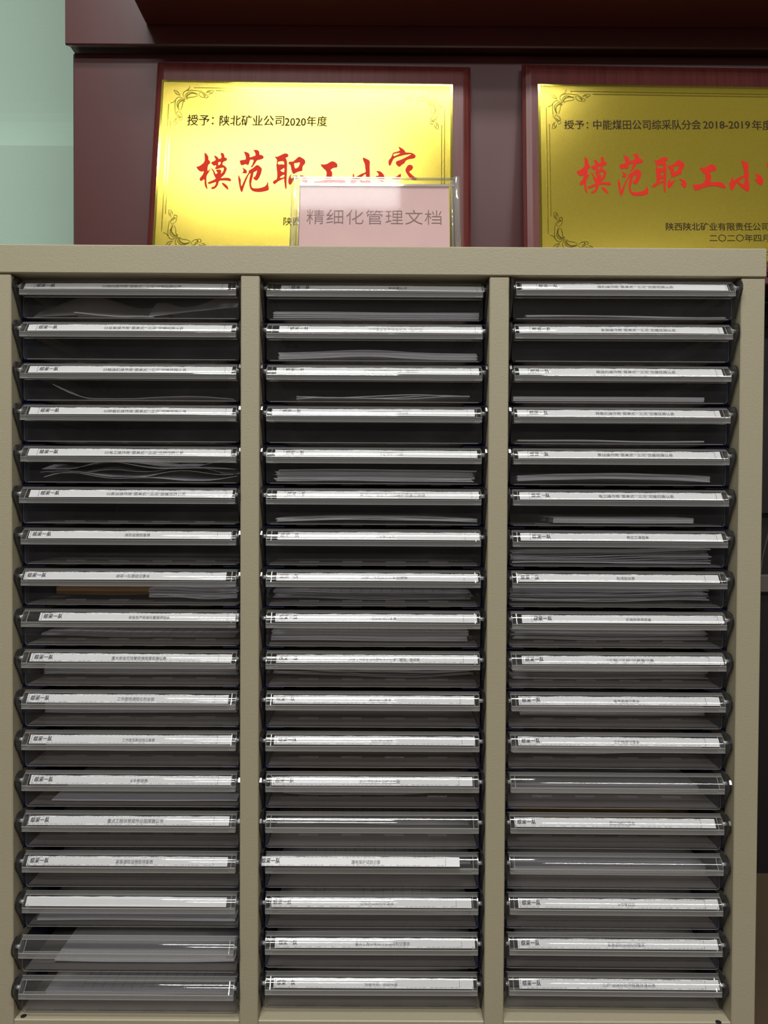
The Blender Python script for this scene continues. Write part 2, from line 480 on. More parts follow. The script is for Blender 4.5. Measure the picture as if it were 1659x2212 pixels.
GLY['zhi'] = [c3(l) for l in [
 [(1447,203),(1490,212),(1540,185),(1590,160),(1630,148),(1665,165),(1678,190),(1655,215),(1622,225),(1642,250),(1652,300),(1650,400),(1648,500),(1640,620),(1644,700),(1636,748),(1615,710),(1608,640),(1600,600),(1605,560),(1560,580),(1500,612),(1460,652),(1430,654),(1416,620),(1440,595),(1480,580),(1490,540),(1488,440),(1475,370),(1480,300),(1490,265),(1468,235)],
 [(1500,290),(1530,285),(1590,278),(1604,310),(1602,338),(1560,330),(1525,335),(1500,328)],
 [(1537,432),(1570,415),(1604,380),(1604,465),(1570,450)],
 [(1527,548),(1560,520),(1606,493),(1606,537),(1560,554)]]] + [c4(l) for l in [
 [(13,300),(35,285),(80,290),(120,260),(165,215),(195,203),(235,225),(282,255),(288,300),(280,325),(255,345),(240,380),(244,437),(190,445),(140,465),(98,492),(75,470),(60,430),(52,370),(40,338),(18,335)],
 [(103,310),(150,310),(200,293),(190,345),(165,385),(123,402),(112,360)],
 [(77,480),(50,520),(55,567),(110,540),(170,516),(120,560),(80,620),(42,675),(22,660),(5,620),(12,570),(35,510)],
 [(180,510),(240,513),(290,533),(322,570),(324,620),(300,662),(270,650),(240,615),(214,585),(252,582),(245,550)]]]
GLY['gong'] = [c4(l) for l in [
 [(526,323),(580,332),(630,325),(670,300),(710,273),(750,280),(797,305),(812,345),(802,380),(750,380),(710,405),(696,420),(722,450),(727,500),(703,562),(770,568),(850,555),(905,575),(940,600),(965,647),(952,669),(910,660),(850,640),(760,625),(680,635),(600,655),(530,685),(468,708),(445,680),(413,606),(460,605),(530,600),(590,585),(620,550),(632,490),(625,435),(590,405),(555,370)]]]
GLY['xiao'] = [c4(l) for l in [
 [(1213,211),(1240,213),(1300,240),(1337,268),(1332,350),(1335,450),(1335,550),(1352,640),(1340,702),(1320,722),(1275,697),(1190,630),(1152,572),(1130,590),(1105,650),(1063,708),(1040,685),(1015,620),(1018,585),(1050,540),(1055,500),(1066,460),(1080,500),(1087,542),(1140,510),(1200,475),(1267,452),(1258,400),(1252,320),(1225,260)],
 [(1168,557),(1210,520),(1267,470),(1270,540),(1266,590),(1220,592)],
 [(1428,430),(1480,428),(1530,450),(1572,510),(1577,570),(1545,623),(1510,600),(1460,560),(1421,508),(1478,508),(1470,465)]]]
# the last character sits further right: traced beside its twin and moved into the same row
def c5(l): return [(1430.5 + (x - 650 * 0) / 5.925 + 34.0, 303.0 + y / 5.925) for x, y in l]
GLY['jia'] = [c5(l) for l in [
 [(1256,121),(1300,140),(1335,165),(1352,198),(1400,197),(1450,208),(1484,240),(1465,272),(1400,280),(1350,300),(1340,335),(1300,355),(1270,387),(1228,347),(1226,313),(1290,290),(1380,247),(1434,213),(1370,222),(1300,237),(1202,268),(1180,320),(1155,378),(1133,350),(1133,300),(1170,260),(1185,215),(1195,198),(1270,180),(1280,165),(1268,145)],
 [(1195,215),(1240,205),(1290,203),(1240,232),(1198,250)],
 [(1190,405),(1270,370),(1320,385),(1345,430),(1330,520),(1280,570),(1240,560),(1290,520),(1295,460),(1240,500),(1170,540),(1150,525),(1230,450)],
 [(1348,407),(1385,352),(1430,356),(1450,385),(1430,420),(1390,440),(1440,490),(1500,530),(1480,560),(1400,520),(1350,440)]]]
# extents of the row on the plaque as the right plaque shows it (mo .. xiao)


ROLLP = R(.55)


def plaque(bx0, bx1, byb, topl, lines, label, label_p0, gx, gy, glyph_map):
    """bx0,bx1: plate left/right at the bottom in photo px; local frame: u right, v up from the board's lower left corner"""
    yb = .358
    zb = LEDGE + .0032
    scale = (yb + DIST) / FOC
    p0 = Vector(((at(bx0, 600, yb).x), yb, zb))
    W = (bx1 - bx0) * scale
    H = .352
    rot = Matrix(((1, 0, 0), (0, -NRM.y * 0 + UP.y, 0), (0, 0, 1)))
    root = link('award_plaque', None, None, (p0.x + W / 2, p0.y, p0.z + .0006), (-LEAN, ROLLP, 0))
    # local: x right, z up, -y towards the viewer (root is tipped back by LEAN)
    inv = root_inv = (Matrix.Translation(root.location) @ Euler((-LEAN, ROLLP, 0)).to_matrix().to_4x4()).inverted()

    def loc(px, py, d=0.0):
        """photo pixel -> local x,z on the face at local y = -T-d"""
        r_ = ray(px, py)
        o_ = Vector((0, -DIST, 0))
        oo = inv @ o_
        rr = inv.to_3x3() @ r_
        t = (-T - d - oo.y) / rr.y
        q = oo + rr * t
        return q.x, q.z
    T = .0125
    hw = W / 2
    # board with moulded edge: back slab, bevel, raised field
    b = MB()
    rings = [(0, 0.0), (0, -.006), (.004, -.0085), (.0045, -.0100), (.011, -.0122), (.013, -T), ]
    prev = None
    vs, fs = [], []
    for k, (ins, yy) in enumerate(rings):
        vs += [(-hw + ins, yy, ins), (hw - ins, yy, ins), (hw - ins, yy, H - ins), (-hw + ins, yy, H - ins)]
        if k:
            for j in range(4):
                a = (k - 1) * 4 + j; c_ = (k - 1) * 4 + (j + 1) % 4
                fs.append((a, c_, c_ + 4, a + 4))
    fs.append((0, 3, 2, 1)); m_ = (len(rings) - 1) * 4; fs.append((m_, m_ + 1, m_ + 2, m_ + 3))
    b.add(vs, fs)
    part('board', b, M['plaquewood'], root)
    # gold plate
    x0, z1 = loc(*label_p0[0]); x1, _ = loc(*label_p0[1]); _, z0 = loc(*label_p0[2])
    b = MB(); b.bbox(x0, x1, -T - .0012, -T, z0, z1, .0004)
    part('gold_plate', b, M['gold'], root)
    Y = -T - .0014
    # polished rim and rules
    b = MB()
    def strip(a0, a1, c0, c1): b.box(a0, a1, Y, Y + .0002, c0, c1)
    r = .0040
    strip(x0 + .0004, x1 - .0004, z1 - r, z1 - .0004); strip(x0 + .0004, x1 - .0004, z0 + .0004, z0 + r)
    strip(x0 + .0004, x0 + r, z0 + r, z1 - r); strip(x1 - r, x1 - .0004, z0 + r, z1 - r)
    part('polished_rim', b, M['goldpol'], root)
    b = MB()
    for (d, sx, sz) in ((.0125, .052, .042), (.0170, .087, .071)):
        t = .0013
        strip(x0 + sx, x1 - sx, z1 - d - t, z1 - d); strip(x0 + sx, x1 - sx, z0 + d, z0 + d + t)
        strip(x0 + d, x0 + d + t, z0 + sz, z1 - sz); strip(x1 - d - t, x1 - d, z0 + sz, z1 - sz)
    part('border_rule', b, M['goldpol'], root)
    # four floral corners
    S = [[(340,350),(302,290),(328,245),(380,235),(470,240),(525,247)],
         [(345,345),(328,300),(368,258),(420,260),(475,285)],
         [(360,352),(352,310),(390,275),(430,274),(470,290)],
         [(357,346),(372,322),(420,320),(475,300)],
         [(350,340),(345,300),(400,268),(450,270)],
         [(480,272),(512,252),(562,285),(547,325),(502,312),(480,272)],
         [(562,285),(592,298),(582,325),(547,327)],
         [(560,270),(590,235),(650,233)], [(590,280),(632,270),(648,240)], [(520,270),(545,300),(560,310)],
         [(575,262),(605,250),(625,262)],
         [(205,235),(255,258),(282,302)], [(205,235),(228,282),(282,302)],
         [(340,240),(372,225),(384,183)]]
    k = .742e-3 / 5.18

    def corner(cx, cz, sx, sz):
        b = MB()
        for st in S:
            for mir in ((0, 1) if st[0] != (205, 235) else (0,)):
                q = []
                for (x, y) in st:
                    dx, dy = x - 340, y - 350
                    if mir:
                        dx, dy = dy, dx
                    q.append((340 + dx - 65, 350 + dy - 112))
                # smooth open curve
                for _ in range(2):
                    nq = [q[0]]
                    for a, c in zip(q, q[1:]):
                        nq += [(a[0] * .75 + c[0] * .25, a[1] * .75 + c[1] * .25), (a[0] * .25 + c[0] * .75, a[1] * .25 + c[1] * .75)]
                    q = nq + [q[-1]]
                n_ = len(q)
                vs = []
                for i_, (x, y) in enumerate(q):
                    a, c = q[max(i_ - 1, 0)], q[min(i_ + 1, n_ - 1)]
                    dx, dy = c[0] - a[0], c[1] - a[1]
                    L = math.hypot(dx, dy) or 1
                    wd = (1.2 + 3.2 * math.sin(math.pi * i_ / (n_ - 1)))
                    for sg in (1, -1):
                        xx, yy = x - dy / L * wd * sg, y + dx / L * wd * sg
                        vs.append((cx + sx * xx * k, Y, cz - sz * yy * k))
                fs = [(2 * i_, 2 * i_ + 1, 2 * i_ + 3, 2 * i_ + 2) for i_ in range(n_ - 1)]
                if sx * sz < 0:
                    fs = [tuple(reversed(f)) for f in fs]
                b.add(vs, fs)
        part('corner_ornament', b, M['goldpol'], root)
    corner(x0, z1, 1, 1); corner(x1, z1, -1, 1); corner(x0, z0, 1, -1); corner(x1, z0, -1, -1)
    # red calligraphy
    sxg, ox, syg, oy, shx = glyph_map
    for g in ('mo', 'fan', 'zhi', 'gong', 'xiao', 'jia'):
        loops = []
        for lp in GLY[g]:
            loops.append(chaikin([loc(ox + sxg * p[0], oy + syg * p[1] + shx * (p[0] - 1244)) for p in lp]))
        vs, fs = fill_geo(loops)
        b = MB()
        b.add([(v[0], Y - .0001, v[1]) for v in vs], fs)
        part('red_character', b, M['red'], root)
    # printed lines: (text, px left, px right, py top, py bottom)
    for (s, a, c, t_, bt, bold) in lines:
        vs, fs, w_, h_ = text_geo(s, 1.0, 0.0)
        xa, za = loc(a, bt); xb, zb_ = loc(c, bt); _, zt_ = loc(a, t_)
        b = MB()
        b.add([(xa + (xb - xa) * v[0] / w_, Y - .0001, za + (zb_ - za) * v[0] / w_ + (zt_ - za) * v[1] / h_) for v in vs], fs)
        dx = bold * (zt_ - za) * 2.6
        b.add([(xa + dx + (xb - xa) * v[0] / w_, Y - .00015, za + (zb_ - za) * v[0] / w_ + (zt_ - za) * v[1] / h_) for v in vs], fs)
        part('printed_line', b, M['brownink'], root)
    thing(root, label, 'plaque')
    return root


# the right plaque shows the characters at 1:1 of the traced frame; the left one is the same row shifted
plaque(1131, 1816, 0, 0,
       [('授予：', 1218, 1270, 261, 280, .012), ('中能煤田公司综采队分会', 1281, 1513, 260, 281, .012), ('2018-2019', 1518, 1619, 263, 279, .02), ('年度', 1624, 1668, 261, 282, .012),
        ('陕西陕北矿业有限责任公司', 1438, 1660, 482, 499, .008), ('二〇二〇年四月', 1532, 1661, 507, 523, .004)],
       'gold and mahogany plaque on the right with a date printed at its foot',
       [(1161, 181), (1800, 190), (1655, 569)], 0, 0, (1.0, 0.0, 1.0, 0.0, 0.0))
plaque(317, 1012, 0, 0,
       [('授予：', 404, 461, 249, 272, .012), ('陕北矿业公司', 474, 613, 250, 273, .014), ('2020', 615, 660, 256, 273, .02), ('年度', 662, 706, 252, 274, .014),
        ('陕西陕北矿业有限责任公司', 612, 850, 470, 488, .008)],
       'gold and mahogany plaque standing whole behind the clear sign holder',
       [(350, 173), (978.5, 183), (700, 562)], 0, 0, (1.008, 424 - 1244 * 1.008, 1.0, -9.5, .0085))

# ------------------------------------------------------------------ filing cabinet
ZT, ZS = 0.2715, 0.2405                 # top of the cap, seam under the cap
XL0, XL1 = -0.427, -0.401               # left stile
D1 = (-0.1540, -0.1337)
D2 = (0.1139, 0.1351)
XR0, XR1 = 0.3850, 0.4108
ZF = -0.5715                            # compartment floor
CD = 0.335
cab = link('filing_cabinet', None, None, (-.008, CD / 2, FLOOR))
thing(cab, 'beige steel filing cabinet with three columns of clear plastic drawers', 'cabinet')
co = -cab.location


def kpart(name, b, mats, label=None):
    o = part(name, b, mats, cab, co)
    if label:
        o['label'] = label
    return o


b = MB(); b.bbox(XL0 - .001, XR1 + .001, -.0012, CD, ZS, ZT, .0012); kpart('top_cap', b, M['beige'])
for (a, c) in ((XL0, XL1), D1, D2, (XR0, XR1)):
    b = MB(); b.bbox(a, c, 0, CD, FLOOR, ZS - .0008, .0010)
    kpart('upright_panel', b, M['beige'])
for (a, c) in ((XL1, D1[0]), (D1[1], D2[0]), (D2[1], XR0)):
    b = MB(); b.bbox(a, c, .0005, CD - .003, FLOOR + .02, ZF, .0010)
    kpart('bottom_panel', b, M['beige'])
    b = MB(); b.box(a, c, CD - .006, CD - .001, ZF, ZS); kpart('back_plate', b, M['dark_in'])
for (px, py) in ((51, 2195), (1552, 2208)):
    p = at(px, py, 0)
    # hole punched in the compartment floor
    t = ZF / ray(px, py).z
    q = Vector((0, -DIST, 0)) + ray(px, py) * t
    b = MB()
    b.add([(q.x + .0032 * math.cos(a * math.pi / 8), q.y + .0032 * math.sin(a * math.pi / 8), ZF + .0002) for a in range(16)], [tuple(range(16))])
    kpart('screw_hole', b, M['hole'])

# --- shared drawer meshes (drawer frame: origin at the foot of the front wall, y back, z up)
HW = 0.1190
DH = 0.0404
TD = 0.300
b = MB()
# front wall: rounded lower corners
rc = .0035
outl = [(-HW, DH), (-HW, rc)] + [(-HW + rc - rc * math.cos(a), rc - rc * math.sin(a)) for a in (R(30), R(60))] + [(-HW + rc, 0), (HW - rc, 0)] + \
       [(HW - rc + rc * math.sin(a), rc - rc * math.cos(a)) for a in (R(30), R(60))] + [(HW, rc), (HW, DH)]
n = len(outl)
b.add([(p[0], 0, p[1]) for p in outl] + [(p[0], .0016, p[1]) for p in outl], [tuple(range(n)), tuple(reversed(range(n, 2 * n)))], 0)
b.add([(p[0], 0, p[1]) for p in outl] + [(p[0], .0016, p[1]) for p in outl],
      [(i, i + n, (i + 1) % n + n, (i + 1) % n) for i in range(n)], 2)
# floor, sides, back (single sheets)
b.add([(-HW + .002, .0016, .0014), (HW - .002, .0016, .0014), (HW - .002, TD, .0014), (-HW + .002, TD, .0014)], [(0, 1, 2, 3)], 1)
for s in (-1, 1):
    x = s * (HW - .001)
    b.add([(x, .0016, .0014), (x, TD, .0014), (x, TD, .036), (x, .0016, .036)], [(0, 1, 2, 3)], 0)
b.add([(-HW + .001, TD, .0014), (HW - .001, TD, .0014), (HW - .001, TD, .034), (-HW + .001, TD, .034)], [(0, 1, 2, 3)], 0)
# thin bright front rim along the foot
b.box(-HW + .004, HW - .004, -.0003, 0, .0004, .0010, 2)
for xr in (-.074, -.0245, .025, .0745):
    b.box(xr - .0115, xr + .0115, .003, .008, -.0016, 0, 0)
TRAY = b.mesh('drawer', [M['tray'], M['tray_floor'], M['edge']])

b = MB(); b.bbox(-.0115, .0115, -.0022, .0022, -.0006, .0009, .0004); RIB = b.mesh('floor_rib', [M['edge']])

# side cheek: bulges forward at the label holder and tapers to the foot
prof = [(.004, .000), (.0005, .002), (-.0025, .008), (-.0085, .0185), (-.0135, .0250), (-.0160, .0300), (-.0158, .0345), (-.0135, .0385), (-.0095, .0412), (-.004, .0420), (.004, .0420)]
b = MB(); b.prism(prof, -.0008, .0008, 0)
rim = prof[1:-1]
for a, c in zip(rim, rim[1:]):
    b.add([(-.0012, a[0] - .0004, a[1]), (.0012, a[0] - .0004, a[1]), (.0012, c[0] - .0004, c[1]), (-.0012, c[0] - .0004, c[1])], [(0, 1, 2, 3)], 1, True)
CHEEK = b.mesh('side_cheek', [M['cheek'], M['cheek_rim']])

# holder window arc
ATp, AB = (-.0035, .0390), (-.0120, .0278)
mid = ((ATp[0] + AB[0]) / 2, (ATp[1] + AB[1]) / 2)
ch = math.hypot(ATp[0] - AB[0], ATp[1] - AB[1])
sw = R(62)
rad = ch / (2 * math.sin(sw / 2))
ne = math.atan2(-(AB[0] - ATp[0]), -(AB[1] - ATp[1]))      # elevation of the chord normal
ncx, ncz = -math.cos(ne), math.sin(ne)
cen = (mid[0] - ncx * rad * math.cos(sw / 2), mid[1] - ncz * rad * math.cos(sw / 2))
arc = []
for i in range(11):
    e_ = ne + sw / 2 - sw * i / 10
    arc.append((-math.cos(e_), math.sin(e_)))
b = MB()
PW = 0.1172


def sheet(r_, x0, x1, mi):
    vs = []
    for (a, c) in arc:
        vs += [(x0, cen[0] + a * r_, cen[1] + c * r_), (x1, cen[0] + a * r_, cen[1] + c * r_)]
    b.add(vs, [(2 * i, 2 * i + 2, 2 * i + 3, 2 * i + 1) for i in range(10)], mi, True)


sheet(rad, -PW, PW, 0)
sheet(rad - .0011, -PW, PW, 0)
b.box(-PW, PW, -.0040, 0, .0392, .0404, 1)                   # top ridge
b.box(-PW, PW, -.0047, -.0038, .0383, .0389, 2)               # bright upper lip
b.box(-PW, PW, -.0128, -.0116, .0231, .0275, 1)              # lower flange
b.box(-PW, PW, -.0131, -.0116, .0274, .0281, 2)              # bright lower lip
b.box(-PW, PW, -.0130, -.0118, .0226, .0231, 2)
b.add([(-PW, -.0116, .0231), (PW, -.0116, .0231), (PW, -.001, .0231), (-PW, -.001, .0231)], [(0, 1, 2, 3)], 1)
b.box(-PW, PW, -.0014, -.0006, .0227, .0234, 2)              # rear lip where it meets the wall
ep = [(-.0006, .0392), (-.0040, .0388)] + [(cen[0] + a * rad, cen[1] + c * rad) for a, c in arc[::2]] + [(-.0122, .0231), (-.0006, .0231)]
for s in (-1, 1):
    b.prism(ep, s * PW - .0005, s * PW + .0005, 1)
    x = s * .1120
    b.add([(x - .0004, ATp[0], ATp[1]), (x + .0004, ATp[0], ATp[1]), (x + .0004, AB[0], AB[1]), (x - .0004, AB[0], AB[1])], [(0, 1, 2, 3)], 2)
    b.box(s * .1135 - .0040, s * .1135 + .0040, -.0118, -.0100, .0233, .0243, 2)
HOLDER = b.mesh('label_holder', [M['window'], M['flange'], M['edge']])

b = MB(); b.tube([(-.0026, 0, 0), (.0026, 0, 0)], .0022, 10); b.tube([(-.0028, 0, 0), (-.0016, 0, 0)], .0032, 10)
PEG = b.mesh('peg', [M['peg']])

# rail
b = MB(); b.box(0, .0012, .012, .30, -.0035, .030); b.box(0, .024, .016, .30, -.0032, -.0020)
RAIL = b.mesh('slide_rail', [M['navy']])
b = MB(); b.box(-.0012, 0, .012, .30, -.0035, .030); b.box(-.024, 0, .016, .30, -.0032, -.0020)
RAILR = b.mesh('slide_rail', [M['navy']])

COLX = [-.2775, -.0099, .2600]
COLW = [(XL1, D1[0]), (D1[1], D2[0]), (D2[1], XR0)]
WY = 0.0195
Z1 = at(800, 692.5, WY).z
Z18 = at(800, 2177, WY).z
PITCHZ = (Z1 - Z18) / 17


# card chord frame
CT, CB = (-.0052, .0374), (-.0108, .0292)
CLEN = math.hypot(CT[0] - CB[0], CT[1] - CB[1])
cv = ((CT[0] - CB[0]) / CLEN, (CT[1] - CB[1]) / CLEN)
cnrm = (-cv[1], cv[0])
CARDW = 0.2215

MENU = '操作岗“菜单式”“三况”交接班确认表'
# per drawer: card left px, team-text left px, main text, main px left, main px right, pull-out mm, yaw deg
ROWS = [
 [(53, 79, '03煤机' + MENU, 222, 393, 2, .3), (61, 84, '03支架' + MENU, 226, 397, 2, .2), (63, 86, '03输送机' + MENU, 224, 403, 1, .1), (64, 88, '03转载机' + MENU, 225, 403, 1, .1),
  (62, 86, '03电工' + MENU, 227, 397, 0, .0), (64, 88, '03泵站' + MENU, 231, 402, 4, .5), (63, 71, '消防设施检查表', 270, 325, 0, 0), (53, 60, '综采一队跟班记录本', 252, 324, 0, .0),
  (86, 95, '安全生产标准化管理评估表', 279, 367, 0, 0), (66, 75, '重大安全风险管控措施落实确认表', 242, 360, 0, 0), (59, 67, '工作面喷洒阻化剂台账', 254, 334, 0, 0), (65, 73, '工作面瓦斯巡检记录表', 265, 335, 0, 0),
  (66, 75, 'B卡考核表', 283, 320, 0, 0), (62, 67, '重点工程非常规作业指挥确认书', 233, 353, 0, 0), (59, 66, '紧急避险设施检排查表', 251, 331, 0, 0), (57, None, None, 0, 0, 0, 0),
  (None, None, None, 0, 0, 9, .2), (None, None, None, 0, 0, 9, .2)],
 [(607, 629, '安全确认卡', 839, 878, 0, 0), (603, 626, '工作面工程质量验收表（生产班）', 795, 913, 0, 0), (597, 617, '工作面工程质量验收表（检修班）', 786, 904, 0, 0), (588, 610, '工作面班组安全开工确认表', 794, 882, 0, 0),
  (594, 617, '班组管理确认表', 818, 871, 0, 0), (598, 620, '采煤工作面支架设备维护质量记录表', 777, 918, 0, 0), (600, 606, '灭火器检查表', 811, 853, 0, 0), (597, 604, '采煤工作面设备检查记录表', 780, 880, 0, 0),
  (595, 603, '班组安全检查表', 802, 856, 0, 0), (597, 603, '采煤工作面安全质量标准化检查、整改、验收表', 753, 906, 0, 0), (590, 597, '班前会记录本', 797, 845, 0, 0), (592, 601, '班后会记录本', 801, 849, 0, 0),
  (587, 595, '乳化液现场手动检测台账', 776, 864, 0, 0), (None, None, None, 0, 0, 0, 0), (559, 566, '漏电保护试验记录', 759, 821, 0, 0), (586, 590, '日常办公耗材申请单', 779, 850, 0, 0),
  (594, 602, '重点工程非常规作业指挥制记录本', 767, 885, 0, 0), (591, 598, '设备闭锁、连锁排查', 787, 858, 0, 0)],
 [(1127, 1163, '煤机' + MENU, 1289, 1453, 10, .3), (1121, 1149, '支架' + MENU, 1297, 1458, 5, .3), (1121, 1145, '输送机' + MENU, 1287, 1458, 3, .2), (1117, 1143, '转载机' + MENU, 1286, 1455, 2, .3),
  (1119, 1144, '泵站' + MENU, 1290, 1452, 1, .3), (1122, 1147, '电工' + MENU, 1293, 1454, 1, .3), (1124, 1149, '岗位工请假单', 1353, 1400, 0, .3), (1117, 1124, '杂活验收表', 1331, 1370, 0, .3),
  (1127, 1152, '机电物资领用单', 1351, 1405, 0, .3), (1127, 1134, '“三锁”“三护”记录登记表', 1310, 1411, 0, .3), (1120, 1127, '电气检修记录本', 1325, 1380, 0, .3), (1119, 1126, '三机检修记录本', 1325, 1380, 0, .4),
  (None, None, None, 0, 0, 0, .4), (1111, 1117, '泵站检修记录本', 1315, 1370, 0, .4), (None, None, None, 0, 0, 0, .4), (1119, 1127, 'A卡考核表', 1333, 1370, 0, .4),
  (1118, 1125, '紧急避险设施检排查表', 1311, 1391, 0, .4), (1121, 1128, '“三护”设施存在问题整改落实表', 1296, 1414, 0, .4)]]

drawers = {}
rng = random.Random(7)


def card_pt(u, v, d=0.0):
    """u along the card, v up the card, d out from it (drawer frame)"""
    return (u, CB[0] + cv[0] * v + cnrm[0] * d, CB[1] + cv[1] * v + cnrm[1] * d)


for c in range(3):
    for r in range(18):
        cl, tl, txt, m0, m1, out, yaw = ROWS[c][r]
        zb = Z1 - PITCHZ * r
        wy = WY - out * .001
        dr = link('drawer', TRAY, cab, (COLX[c] + co.x, wy + co.y, zb + co.z), (0, 0, -R(yaw)))
        drawers[(c, r)] = dr
        for s in (-1, 1):
            link('side_cheek', CHEEK, dr, (s * .1222, 0, 0))
            link('peg', PEG, dr, (s * .1196, -.0075, .0325), (0, 0, 0 if s > 0 else math.pi))
        link('label_holder', HOLDER, dr)
        for xr in (-.074, -.0245, .025, .0745):
            link('floor_rib', RIB, dr, (xr, .030, .0015))
        for (mesh, x) in ((RAIL, COLW[c][0]), (RAILR, COLW[c][1])):
            link('slide_rail', mesh, cab, (x + co.x, .010 + co.y, zb + co.z))
        if cl is None:
            dr['label'] = 'drawer with an empty label holder'
            continue
        yc = wy - .008

        def X(px):
            return at(px, 1078 - zb / .0005, yc).x - COLX[c]
        u0 = X(cl)
        u1 = u0 + CARDW
        tilt = rng.uniform(-.0004, .0004)
        b = MB()
        over = (c, r) == (1, 14)
        dd = .0052 if over else 0.0
        nseg = 24
        jit = [rng.uniform(-.0003, .0003) for _ in range(nseg + 1)]
        vs = []
        for i in range(nseg + 1):
            u = u0 + CARDW * i / nseg
            bow = .0004 * math.sin(math.pi * i / nseg)
            vs += [card_pt(u, 0.0 + tilt * (i / nseg - .5), dd + bow), card_pt(u, CLEN - .0003 + jit[i] + tilt * (i / nseg - .5), dd + bow)]
        b.add(vs, [(2 * i, 2 * i + 2, 2 * i + 3, 2 * i + 1) for i in range(nseg)])
        cd = part('name_card', b, M['card'], dr)
        if over:
            cd['label'] = 'white card slipped out over the front, overhanging to the left'
        if txt is None:
            cd['label'] = 'blank white card'
            continue
        b = MB()
        D_ = dd + .0007
        th = .0052
        v0 = (CLEN - th) / 2 - .0002
        # team name in brush hand
        vs, fs, w_, h_ = text_geo('综采一队', 1.0, 0.0, 1.12)
        a0 = X(tl); wT = .0203
        b.add([card_pt(a0 + wT * v[0] / w_ + .12 * (th * v[1] / h_ - th / 2), v0 + .0006 + th * v[1] / h_, D_) for v in vs], fs, 0)
        b.add([card_pt(a0 + .00022 + wT * v[0] / w_ + .12 * (th * v[1] / h_ - th / 2), v0 + .0006 + th * v[1] / h_, D_ + .00004) for v in vs], fs, 0)
        # title
        vs, fs, w_, h_ = text_geo(txt, 1.0, .004)
        a0, a1 = X(m0), X(m1)
        nch = len(txt)
        th2 = min(.0046, (a1 - a0) / nch * 1.05)
        b.add([card_pt(a0 + (a1 - a0) * v[0] / w_, v0 + (.0002 if r < 8 else -.0001) + th2 * v[1] / h_, D_) for v in vs], fs, 1)
        # dashed cutting frame
        dl = X(tl) - .0022
        drr = min(dl + .2045, u1 - .002)
        x = dl
        while x < drr:
            L_ = rng.choice((.0012, .003, .004))
            for vv in ((CLEN - .0011), (.0009 if r > 8 else None)):
                if vv is None or rng.random() < .15:
                    continue
                q = [card_pt(x, vv, D_), card_pt(min(x + L_, drr), vv, D_), card_pt(min(x + L_, drr), vv + .00028, D_), card_pt(x, vv + .00028, D_)]
                b.add(q, [(0, 1, 2, 3)], 1)
            x += L_ + .0013
        for xx in (dl, drr):
            v = .0008
            while v < CLEN - .0012:
                q = [card_pt(xx, v, D_), card_pt(xx + .0003, v, D_), card_pt(xx + .0003, min(v + .0022, CLEN - .001), D_), card_pt(xx, min(v + .0022, CLEN - .001), D_)]
                b.add(q, [(0, 1, 2, 3)], 0)
                v += .0031
        part('card_lettering', b, [M['ink'], M['greyink']], dr)


# ------------------------------------------------------------------ papers in the drawers
COLN = ['left', 'middle', 'right']
ORD = ['top', 'second', 'third', 'fourth', 'fifth', 'sixth', 'seventh', 'eighth', 'ninth', 'tenth', 'eleventh', 'twelfth',
       'thirteenth', 'fourteenth', 'fifteenth', 'sixteenth', 'seventeenth', 'bottom']


